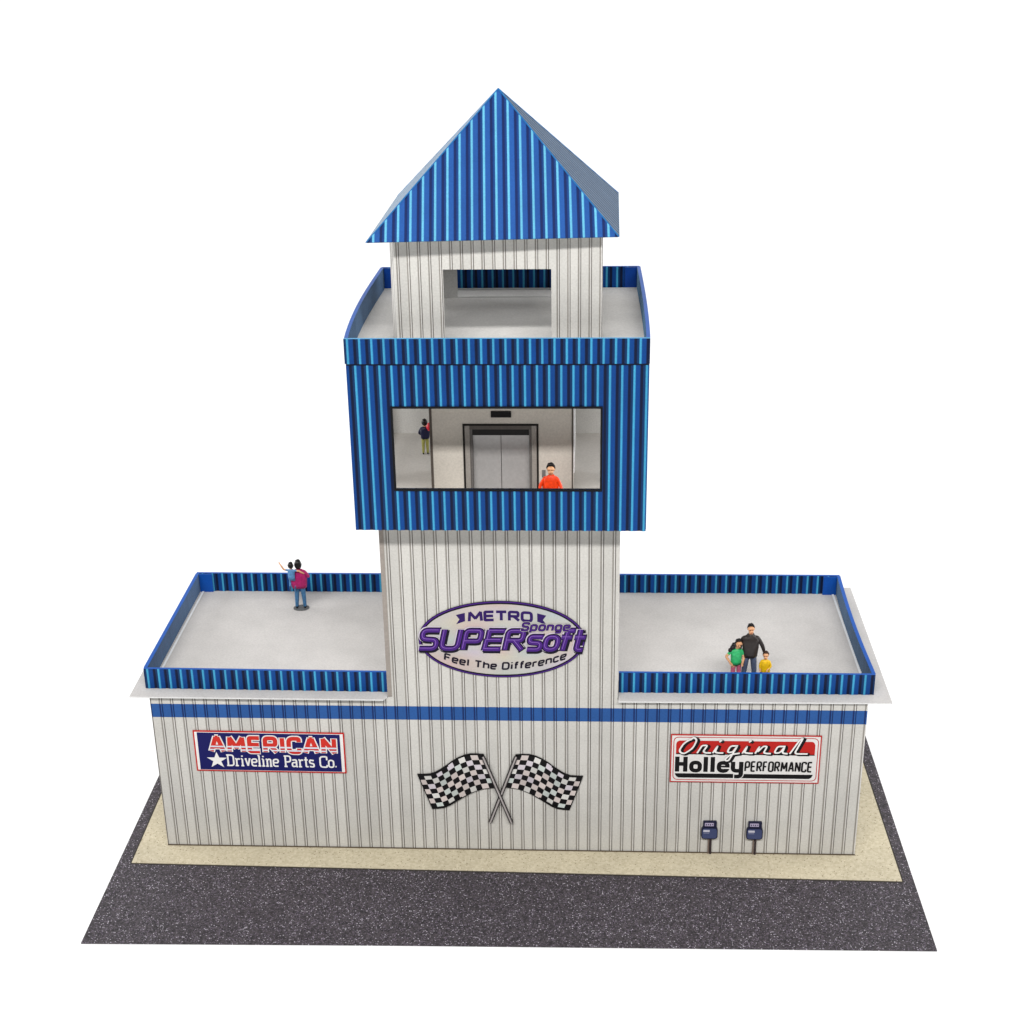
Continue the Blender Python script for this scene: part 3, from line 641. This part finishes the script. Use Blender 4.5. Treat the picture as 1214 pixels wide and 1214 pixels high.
# ---- crossed chequered flags
T4 = thing("crossed_flags", (-.25, -.03, 3.2), "pair of crossed black and white chequered racing flags in the middle of the front wall", "flags")
def flag(sg):
    fo = bpy.data.objects.new("flag", None); COL.objects.link(fo); fo.parent = T4
    fo.location = Vector((-.25+sg*1.5, -.03, 3.6))*S-WORLD[T4.name]; WORLD[fo.name] = Vector((-.25+sg*1.5, -.03, 3.6))*S
    fr = mkframe((-.25, 0, 0), (sg, 0, 0), (0, 0, 1), (0, -1, 0))
    # in flag space x grows outwards: pole from foot on the far side up to the cloth
    off = .03 if sg > 0 else .06
    mb = MB(); p0, p1 = (-.46, 1.58), (.70, 4.90)
    for w_, c, o in ((.17, lin((24, 22, 24)), 0), (.10, lin((120, 114, 114)), .02), (.03, lin((196, 190, 188)), .028)):
        for q in ribbon([p0, p1], w_): quad_board(mb, q, fr, off+.09, off+.10+o, c)
    mb.build("pole", M_SIGN, fo, tuple(fr(.1, 3)))
    NX, NZ = 11, 7
    def cat(ks, t):
        n_ = len(ks)-1; f = min(n_-1e-6, t*n_); i = int(f); u = f-i
        g = [ks[max(0, i-1)], ks[i], ks[i+1], ks[min(n_, i+2)]]
        return tuple(.5*(2*g[1][q]+(g[2][q]-g[0][q])*u+(2*g[0][q]-5*g[1][q]+4*g[2][q]-g[3][q])*u*u+(3*g[1][q]-g[0][q]-3*g[2][q]+g[3][q])*u**3) for q in (0, 1))
    top = lambda t: cat([(.71, 4.92), (1.30, 4.93), (1.86, 4.68), (2.42, 4.23), (2.93, 3.93), (3.49, 3.90)], t)
    bot = lambda t: cat([(.26, 3.34), (.80, 3.26), (1.33, 3.02), (1.86, 2.66), (2.38, 2.32), (2.93, 2.24)], t)
    def P(i, j):
        a, b = top(i/NX), bot(i/NX); k = j/NZ
        return (b[0]+(a[0]-b[0])*k, b[1]+(a[1]-b[1])*k)
    mb = MB(); rj = random.Random(5)
    bor = [P(i, 0) for i in range(NX+1)]+[P(NX, j) for j in range(1, NZ+1)]+[P(i, NZ) for i in range(NX-1, -1, -1)]+[P(0, j) for j in range(NZ-1, 0, -1)]
    for q in ribbon(bor, .09, True): quad_board(mb, q, fr, .026, off+.026, lin((18, 17, 18)))
    for i in range(NX):
        for j in range(NZ):
            z = off+.03+.03*math.sin(i/NX*2*math.pi); z2 = off+.03+.03*math.sin((i+1)/NX*2*math.pi)
            if (i+j) % 2 == 0: c = lin((16, 15, 17))
            else:
                v = rj.uniform(.74, 1.0); c = tuple(v*k for k in lin(rj.choice([(226, 224, 220), (220, 208, 204), (206, 214, 210), (216, 208, 216)])))
            mb.face([fr(*P(i, j), z), fr(*P(i+1, j), z2), fr(*P(i+1, j+1), z2), fr(*P(i, j+1), z)], c)
    mb.build("cloth", M_SIGN, fo, tuple(fr(2, 3.6)))
flag(-1); flag(1)

# ---- electric meters
def meter(x, label):
    t = thing("electric_meter", (x, -.02, 0.1), label, "meter", "meters low on the front wall")
    dkb, lb = lin((34, 36, 60)), lin((66, 75, 112))
    mb = MB(); pts = inset_rect(x-.35, x+.35, .90, 1.47, .14)
    fr = mkframe((0, 0, 0), (1, 0, 0), (0, 0, 1), (0, -1, 0))
    quad_board(mb, pts, fr, .026, .16, dkb); quad_board(mb, inset_rect(x-.31, x+.31, .94, 1.43, .12), fr, .16, .175, lb)
    mb.build("meter_box", M_SIGN, t, (x, 0, 1.1))
    mb = MB(); quad_board(mb, inset_rect(x-.28, x+.30, 1.48, 1.76, .04), fr, .026, .13, dkb); mb.build("meter_head", M_SIGN, t, (x, 0, 1.6))
    mb = MB(); quad_board(mb, inset_rect(x-.21, x+.17, 1.54, 1.70), fr, .13, .137, lin((178, 168, 196)))
    for k in range(4): quad_board(mb, inset_rect(x-.17+k*.09, x-.13+k*.09, 1.57+.02*(k % 2), 1.65), fr, .137, .14, dkb)
    mb.build("dial_window", M_SIGN, t, (x, 0, 1.6))
    mb = MB(); quad_board(mb, inset_rect(x-.27, x, 1.27, 1.37), fr, .175, .182, lin((196, 196, 210))); quad_board(mb, inset_rect(x-.26, x-.02, 1.20, 1.22), fr, .175, .182, lin((150, 152, 176)))
    mb.build("rating_plate", M_SIGN, t, (x, 0, 1.3))
    mb = MB(); n = 8
    for x_, r_, c in ((x+.07, .045, lin((58, 48, 50))), (x-.02, .03, lin((128, 112, 104)))):
        cs = [(x_+r_*math.cos(2*math.pi*i/n), -.03-r_+r_*math.sin(2*math.pi*i/n)) for i in range(n)]
        for i in range(n):
            p, q = cs[i], cs[(i+1) % n]; mb.face([(*p, .08), (*q, .08), (*q, .90), (*p, .90)], c)
    mb.build("conduit", M_SIGN, t, (x, 0, .5))
meter(8.72, "blue-grey electric meter low on the wall, the one nearer the crossed flags")
meter(10.64, "blue-grey electric meter low on the wall, the one nearer the building corner")

# ------------------------------------------------------------------ painted miniature people
SKIN = lin((226, 170, 128)); HAIRC = lin((20, 17, 18))
def figure(name, label, loc, rot, height, pose, cols, extras, group=None, lean=0):
    """pose: joints in metres of a 1.7 m person facing -Y; height in cm on the model"""
    k = height/1.70
    root = thing(name, loc, label, "person", group); root.rotation_euler = (0, 0, rot)
    verts, rad, edges, bcol = [], [], [], []
    def v(p, r): verts.append(Vector(p)); rad.append(r); return len(verts)-1
    def e(a, b, c): edges.append((a, b)); bcol.append(c)
    hs = pose.get('head', 1.0)
    pel = v((0, 0, .93), (.125, .09)); ch = v((0, 0, 1.16), (.12, .09)); ch2 = v((0, 0, 1.36), (.13, .085)); nk = v((0, 0, 1.47), (.05, .05))
    e(pel, ch, cols['top']); e(ch, ch2, cols['top']); e(ch2, nk, cols['top'])
    hx, hy = pose.get('tilt', (0, 0))
    h0 = v((hx*.3, hy*.3, 1.50+.01), (.05*hs, .055*hs)); h1 = v((hx*.7, hy*.7-.015, 1.53+.05*hs), (.078*hs, .09*hs)); h2 = v((hx, hy, 1.53+.13*hs), (.085*hs, .10*hs)); h3 = v((hx, hy, 1.53+.19*hs), (.055*hs, .06*hs))
    for a, b in ((nk, h0), (h0, h1), (h1, h2), (h2, h3)): e(a, b, SKIN)
    ns = v((hx*.8, hy-.118*hs, 1.53+.085*hs), (.013, .013)); e(h1, ns, SKIN)
    for s_ in (-1, 1): er = v((hx+s_*.098*hs, hy+.005, 1.53+.09*hs), (.012, .02)); e(h2, er, SKIN)
    lg = pose.get('legs', {})
    for s_ in (-1, 1):
        kn = lg.get('knee', (.10, -.01, .50)); an = lg.get('ankle', (.11, .02, .10))
        hp = v((s_*.095, 0, .86), (.108, .108)); kk_ = v((s_*kn[0], kn[1], kn[2]), (.082, .082)); aa = v((s_*an[0], an[1], an[2]), (.062, .062))
        to = v((s_*(an[0]+.02), an[1]-.15, .035), (.04, .03)); hl = v((s_*an[0], an[1]+.02, .04), (.045, .035))
        e(pel, hp, cols['legs']); e(hp, kk_, cols['legs']); e(kk_, aa, cols['legs']); e(aa, hl, cols['shoes']); e(hl, to, cols['shoes'])
    for s_, arm in ((-1, pose['armR']), (1, pose['armL'])):        # armR is on the -x side
        sh = v((s_*.19, 0, 1.39), (.065, .065)); el = v(arm[0], (.060, .060)); wr = v(arm[1], (.042, .042))
        short = cols.get('short', False)
        e(ch2, sh, cols['top']); 
        if short:
            md = v((verts[sh]+(verts[el]-verts[sh])*.55), (.056, .056)); e(sh, md, cols['top']); e(md, el, SKIN); e(el, wr, SKIN)
        else: e(sh, el, cols['top']); e(el, wr, cols['top'])
        d = (verts[wr]-verts[el]).normalized(); pm = v(verts[wr]+d*.06, (.036, .022)); e(wr, pm, SKIN)
        sd = d.cross(Vector((0, 1, .2))).normalized(); cu = Vector((0, -1, 0)) if abs(d.y) < .8 else Vector((0, 0, -1))
        for q, (ln_, w_) in enumerate(((.070, -.030), (.082, -.010), (.078, .010), (.060, .029))):
            r0 = v(verts[pm]+d*.02+sd*w_, (.010, .010)); r1 = v(verts[r0]+d*ln_*.5+cu*.010, (.009, .009)); r2_ = v(verts[r1]+d*ln_*.42+cu*.026, (.008, .008))
            e(pm, r0, SKIN); e(r0, r1, SKIN); e(r1, r2_, SKIN)
        t0 = v(verts[wr]+d*.03+sd*-.034+cu*.012, (.012, .012)); t1 = v(verts[t0]+d*.045-sd*.022+cu*.02, (.010, .010)); e(wr, t0, SKIN); e(t0, t1, SKIN)
    me = bpy.data.meshes.new("body"); me.from_pydata([tuple(p) for p in verts], edges, [])
    ob = bpy.data.objects.new("body", me); COL.objects.link(ob)
    sk = ob.modifiers.new("skin", 'SKIN'); sk.use_smooth_shade = True
    lay = me.skin_vertices[0] if me.skin_vertices else None
    if lay is None:
        bm = bmesh.new(); bm.from_mesh(me); bm.verts.layers.skin.verify(); bm.to_mesh(me); bm.free(); lay = me.skin_vertices[0]
    for i, r_ in enumerate(rad): lay.data[i].radius = r_; lay.data[i].use_root = (i == pel)
    ss = ob.modifiers.new("sub", 'SUBSURF'); ss.levels = 2; ss.render_levels = 2
    bpy.context.view_layer.update(); dg = bpy.context.evaluated_depsgraph_get()
    ev = bpy.data.meshes.new_from_object(ob.evaluated_get(dg)); bpy.data.objects.remove(ob)
    segs = [(verts[a], verts[b], c) for (a, b), c in zip(edges, bcol)]
    vc = []
    for p in ev.vertices:
        best, bc = 9, SKIN
        for a, b, c in segs:
            ab = b-a; t = max(0, min(1, (p.co-a).dot(ab)/max(1e-9, ab.length_squared))); dd = (p.co-(a+ab*t)).length
            if dd < best: best, bc = dd, c
        vc.append(bc)
    a_ = ev.color_attributes.new("ink", 'FLOAT_COLOR', 'CORNER')
    for lp in ev.loops: a_.data[lp.index].color = (*vc[lp.vertex_index], 1)
    for p in ev.vertices: p.co = p.co*k*S
    for p in ev.polygons: p.use_smooth = True
    ev.materials.clear(); ev.materials.append(M_PAINT)
    body = bpy.data.objects.new("body", ev); COL.objects.link(body); body.parent = root
    def child(mb, nm, smooth=True):
        m2 = MB(); m2.v = [tuple(Vector(p)*k) for p in mb.v]; m2.f = mb.f; m2.c = mb.c
        WORLD["_z"] = Vector((0, 0, 0)); o = m2.build(nm, M_PAINT, None, smooth=smooth); o.parent = root; o.location = (0, 0, 0); return o
    # garment: lofted ellipses
    def loft(rings, c, nm, seed=1, fold=.012):
        mb = MB(); n_ = 20; rj = random.Random(seed); R_ = []
        ph = [rj.uniform(0, 6.28) for _ in range(4)]
        for (z, rx, ry, cx_, cy_) in rings:
            R_.append([(cx_+(rx+fold*math.sin(3*t+ph[0]+z*9)+fold*.7*math.sin(7*t+ph[1]+z*21))*math.cos(t), cy_+(ry+fold*math.sin(5*t+ph[2]+z*14))*math.sin(t), z+.6*fold*math.sin(4*t+ph[3])) for t in [2*math.pi*i/n_ for i in range(n_)]])
        for a, b in zip(R_, R_[1:]):
            for i in range(n_):
                j = (i+1) % n_; mb.face([a[i], a[j], b[j], b[i]], c)
        mb.face(R_[0][::-1], c); mb.face(R_[-1], c)
        return child(mb, nm)
    def blob(cx_, cy_, cz_, rx, ry, rz, c, nm, cut=None, fold=.02, seed=3):
        mb = MB(); nu, nv = 18, 12; rj = random.Random(seed); ph = [rj.uniform(0, 6.28) for _ in range(3)]
        def P(i, j):
            t, f = 2*math.pi*i/nu, math.pi*j/nv; q = 1+fold*math.sin(4*t+ph[0]+3*f)+fold*math.sin(7*f+ph[1]+2*t)
            x, y, z = math.cos(t)*math.sin(f)*q, math.sin(t)*math.sin(f)*q, math.cos(f)*q
            if cut: x, y, z = cut(x, y, z)
            return (cx_+rx*x, cy_+ry*y, cz_+rz*z)
        for i in range(nu):
            for j in range(nv): mb.face([P(i, j), P(i+1, j), P(i+1, j+1), P(i, j+1)], c)
        return child(mb, nm)
    hc = (hx, hy, 1.53+.125*hs)
    def cap(x, y, z):                                                # hair stays off the face
        if y < -.12 and z < .68: return (x*.90, -.12+(y+.12)*.10, z) if z > -.3 else (x*.82, max(y, -.08), z)
        return (x, y, z)
    hb = extras.get('hair', (.108, .122, .128, .012))
    blob(hc[0], hc[1]+.022, hc[2]+hb[3], hb[0]*hs, hb[1]*hs, hb[2]*hs, extras.get('hairc', HAIRC), "hair", cap, .03)
    for (nm, rings, c) in extras.get('loft', []): loft(rings, c, nm, seed=len(nm))
    for (nm, cx_, cy_, cz_, rx, ry, rz, c) in extras.get('blob', []): blob(cx_, cy_, cz_, rx, ry, rz, c, nm, None, .05)
    if not extras.get('back'):
        for s_ in (-1, 1):
            mb = MB(); mb.box(hx+s_*.036*hs-.009, hx+s_*.036*hs+.009, hy-.104*hs, hy-.080*hs, 1.53+.108*hs, 1.53+.118*hs, lin((70, 46, 38))); child(mb, "eye", False)
        mb = MB(); mb.box(hx*.8-.022, hx*.8+.022, hy-.112*hs, hy-.085*hs, 1.53+.036*hs, 1.53+.048*hs, lin((186, 110, 86))); child(mb, "mouth", False)
    if extras.get('base'):
        mb = MB(); n_ = 24; c = lin((96, 98, 100)); rx, ry = extras['base']
        ci = [(rx*math.cos(2*math.pi*i/n_), ry*math.sin(2*math.pi*i/n_)) for i in range(n_)]
        mb.face([(x, y, .03) for x, y in ci], c)
        for i in range(n_): p, q = ci[i], ci[(i+1) % n_]; mb.face([(*p, 0), (*q, 0), (*q, .03), (*p, .03)], c)
        child(mb, "stand", False)
    return root
def shirt(c, hem=.86, w=.20, d=.125, flare=0):
    return [(hem, w*.90+flare, d+flare*.6, 0, 0), (1.0, w*.88+flare*.5, d, 0, 0), (1.15, w*.92, d, 0, 0), (1.32, w, d*.98, 0, 0), (1.41, w*.86, d*.8, 0, 0), (1.47, .085, .075, 0, 0)]
DZ = H+.062
MAG, JEAN = lin((176, 28, 104)), lin((66, 116, 160))
figure("person", "person in a magenta top and blue jeans seen from behind, carrying a child", (-9.95, 8.15, DZ), math.pi+.05, 2.34,
       dict(armR=((-.33, -.02, 1.17), (-.18, -.22, 1.20)), armL=((.33, -.10, 1.15), (.20, -.28, 1.18)), head=1.12, legs=dict(knee=(.115, 0, .5), ankle=(.135, .02, .1))),
       dict(top=MAG, legs=JEAN, shoes=lin((28, 30, 36))),
       dict(back=True, hair=(.112, .125, .16, -.01), loft=[("blouse", [(.80, .25, .15, .01, 0), (.92, .27, .17, .01, 0), (1.08, .29, .17, .02, 0), (1.22, .27, .16, .02, 0), (1.36, .23, .13, 0, 0), (1.44, .15, .1, 0, 0), (1.48, .075, .07, 0, 0)], MAG)], base=(.27, .21)), None)
figure("person", "small child in blue with one arm raised, carried by the person in magenta", (-10.24, 7.90, DZ+.96), math.pi-.1, 1.36,
       dict(armR=((-.42, -.06, 1.36), (-.60, -.12, 1.22)), armL=((.44, 0, 1.42), (.64, -.04, 1.72)), head=1.6, legs=dict(knee=(.16, -.22, .66), ankle=(.16, -.10, .36))),
       dict(top=lin((92, 146, 196)), legs=lin((92, 146, 196)), shoes=lin((60, 90, 130)), short=True),
       dict(back=True, hair=(.105, .12, .13, 0), loft=[("shirt", [(.80, .19, .13, 0, 0), (1.0, .2, .14, 0, 0), (1.2, .21, .14, 0, 0), (1.38, .22, .12, 0, 0), (1.46, .09, .08, 0, 0)], lin((92, 146, 196)))]))
LEA = lin((44, 38, 36)); DEN = lin((82, 92, 116))
figure("person", "person in a black leather jacket and jeans standing between two children", (10.22, 1.40, DZ), .03, 2.66,
       dict(armR=((-.27, .05, 1.13), (-.25, .02, .90)), armL=((.33, .04, 1.12), (.40, .03, .90)), head=1.02, legs=dict(knee=(.125, -.01, .5), ankle=(.16, .02, .1))),
       dict(top=LEA, legs=DEN, shoes=lin((24, 22, 22))),
       dict(hair=(.098, .114, .112, .026), loft=[("jacket", [(.84, .205, .15, 0, 0), (.92, .21, .15, 0, 0), (1.1, .215, .15, 0, 0), (1.28, .235, .145, 0, 0), (1.40, .215, .12, 0, 0), (1.45, .12, .09, 0, 0), (1.49, .08, .075, 0, 0)], LEA),
                                                   ("collar", [(1.44, .105, .095, 0, 0), (1.50, .082, .080, 0, 0)], lin((60, 54, 52)))]), "family on the right wing roof")
figure("person", "child in a green t-shirt and pink trousers with long black hair", (9.66, 1.30, DZ), .12, 1.96,
       dict(armR=((-.38, .02, 1.16), (-.24, -.06, .96)), armL=((.27, -.02, 1.12), (.22, -.10, .96)), head=1.3, tilt=(.07, -.02), legs=dict(knee=(.11, 0, .5), ankle=(.13, .02, .1))),
       dict(top=lin((52, 178, 108)), legs=lin((206, 104, 132)), shoes=lin((150, 60, 80)), short=True),
       dict(hair=(.110, .125, .122, .02), blob=[("ponytail", -.07, .03, 1.62, .12, .09, .09, HAIRC), ("ponytail", -.15, .0, 1.53, .10, .08, .085, HAIRC), ("ponytail", -.24, -.01, 1.43, .08, .07, .085, HAIRC)],
            loft=[("t_shirt", [(.86, .215, .14, 0, 0), (1.0, .195, .13, 0, 0), (1.15, .20, .13, 0, 0), (1.32, .22, .125, 0, 0), (1.42, .17, .1, 0, 0), (1.47, .07, .07, 0, 0)], lin((52, 178, 108)))]), "family on the right wing roof")
figure("person", "small child in a yellow top and light blue trousers on the right wing roof", (10.86, 1.18, DZ), -.12, 1.46,
       dict(armR=((-.26, -.04, 1.14), (-.24, -.10, 1.0)), armL=((.27, -.08, 1.14), (.16, -.18, 1.04)), head=1.55, legs=dict(knee=(.11, 0, .5), ankle=(.13, .02, .1))),
       dict(top=lin((236, 190, 22)), legs=lin((64, 160, 200)), shoes=lin((40, 60, 90))),
       dict(hair=(.102, .118, .108, .03), hairc=lin((60, 38, 28)), loft=[("shirt", [(.76, .25, .17, 0, 0), (.9, .25, .16, 0, 0), (1.1, .25, .15, 0, 0), (1.3, .245, .14, 0, 0), (1.41, .19, .11, 0, 0), (1.47, .08, .07, 0, 0)], lin((236, 190, 22)))]), "family on the right wing roof")
ORG = lin((240, 66, 16))
figure("person", "person in a bright orange coat just inside the lookout window beside the elevator", (1.98, .02, ZC+.052), -.05, 2.12,
       dict(armR=((-.33, -.03, 1.14), (-.36, -.08, .92)), armL=((.31, -.05, 1.14), (.38, -.18, .94)), head=1.35, legs=dict(knee=(.11, 0, .5), ankle=(.12, .02, .1))),
       dict(top=ORG, legs=lin((50, 50, 60)), shoes=lin((20, 20, 22))),
       dict(hair=(.106, .12, .118, .03), loft=[("coat", [(.70, .27, .17, 0, 0), (.9, .26, .165, 0, 0), (1.1, .255, .16, 0, 0), (1.28, .25, .15, 0, 0), (1.40, .22, .12, 0, 0), (1.47, .1, .09, 0, 0), (1.50, .08, .075, 0, 0)], ORG)]))
NAV, KHA = lin((24, 28, 66)), lin((176, 174, 96))
figure("person", "figure in a navy top and khaki trousers seen from behind, standing inside the lookout", (-3.68, 7.15, ZC+.052), math.pi+.1, 1.50,
       dict(armR=((-.30, -.05, 1.14), (-.16, -.2, 1.18)), armL=((.30, -.05, 1.12), (.22, -.16, 1.0)), head=1.35, legs=dict(knee=(.10, 0, .5), ankle=(.11, .02, .1))),
       dict(top=NAV, legs=KHA, shoes=lin((16, 16, 18))),
       dict(back=True, hair=(.110, .122, .135, 0), loft=[("sweater", [(.84, .20, .14, 0, 0), (1.0, .22, .15, 0, 0), (1.2, .24, .15, 0, 0), (1.36, .21, .13, 0, 0), (1.47, .08, .07, 0, 0)], NAV)]))
mb = MB(); rj = random.Random(4); nu, nv = 14, 10; bc0 = (-3.44, 6.98, 17.14)
for i in range(nu):
    for j in range(nv):
        P = lambda i, j: (bc0[0]+.15*math.cos(2*math.pi*i/nu)*math.sin(math.pi*j/nv)*(1+.1*math.sin(5*math.pi*j/nv)), bc0[1]+.12*math.sin(2*math.pi*i/nu)*math.sin(math.pi*j/nv), bc0[2]+.20*math.cos(math.pi*j/nv))
        mb.face([P(i, j), P(i+1, j), P(i+1, j+1), P(i, j+1)], lin((226, 50, 66)))
tag(mb.build("bundle", M_PAINT, None, bc0, True), "red bundle held at the shoulder of the figure in navy inside the lookout", "bundle")
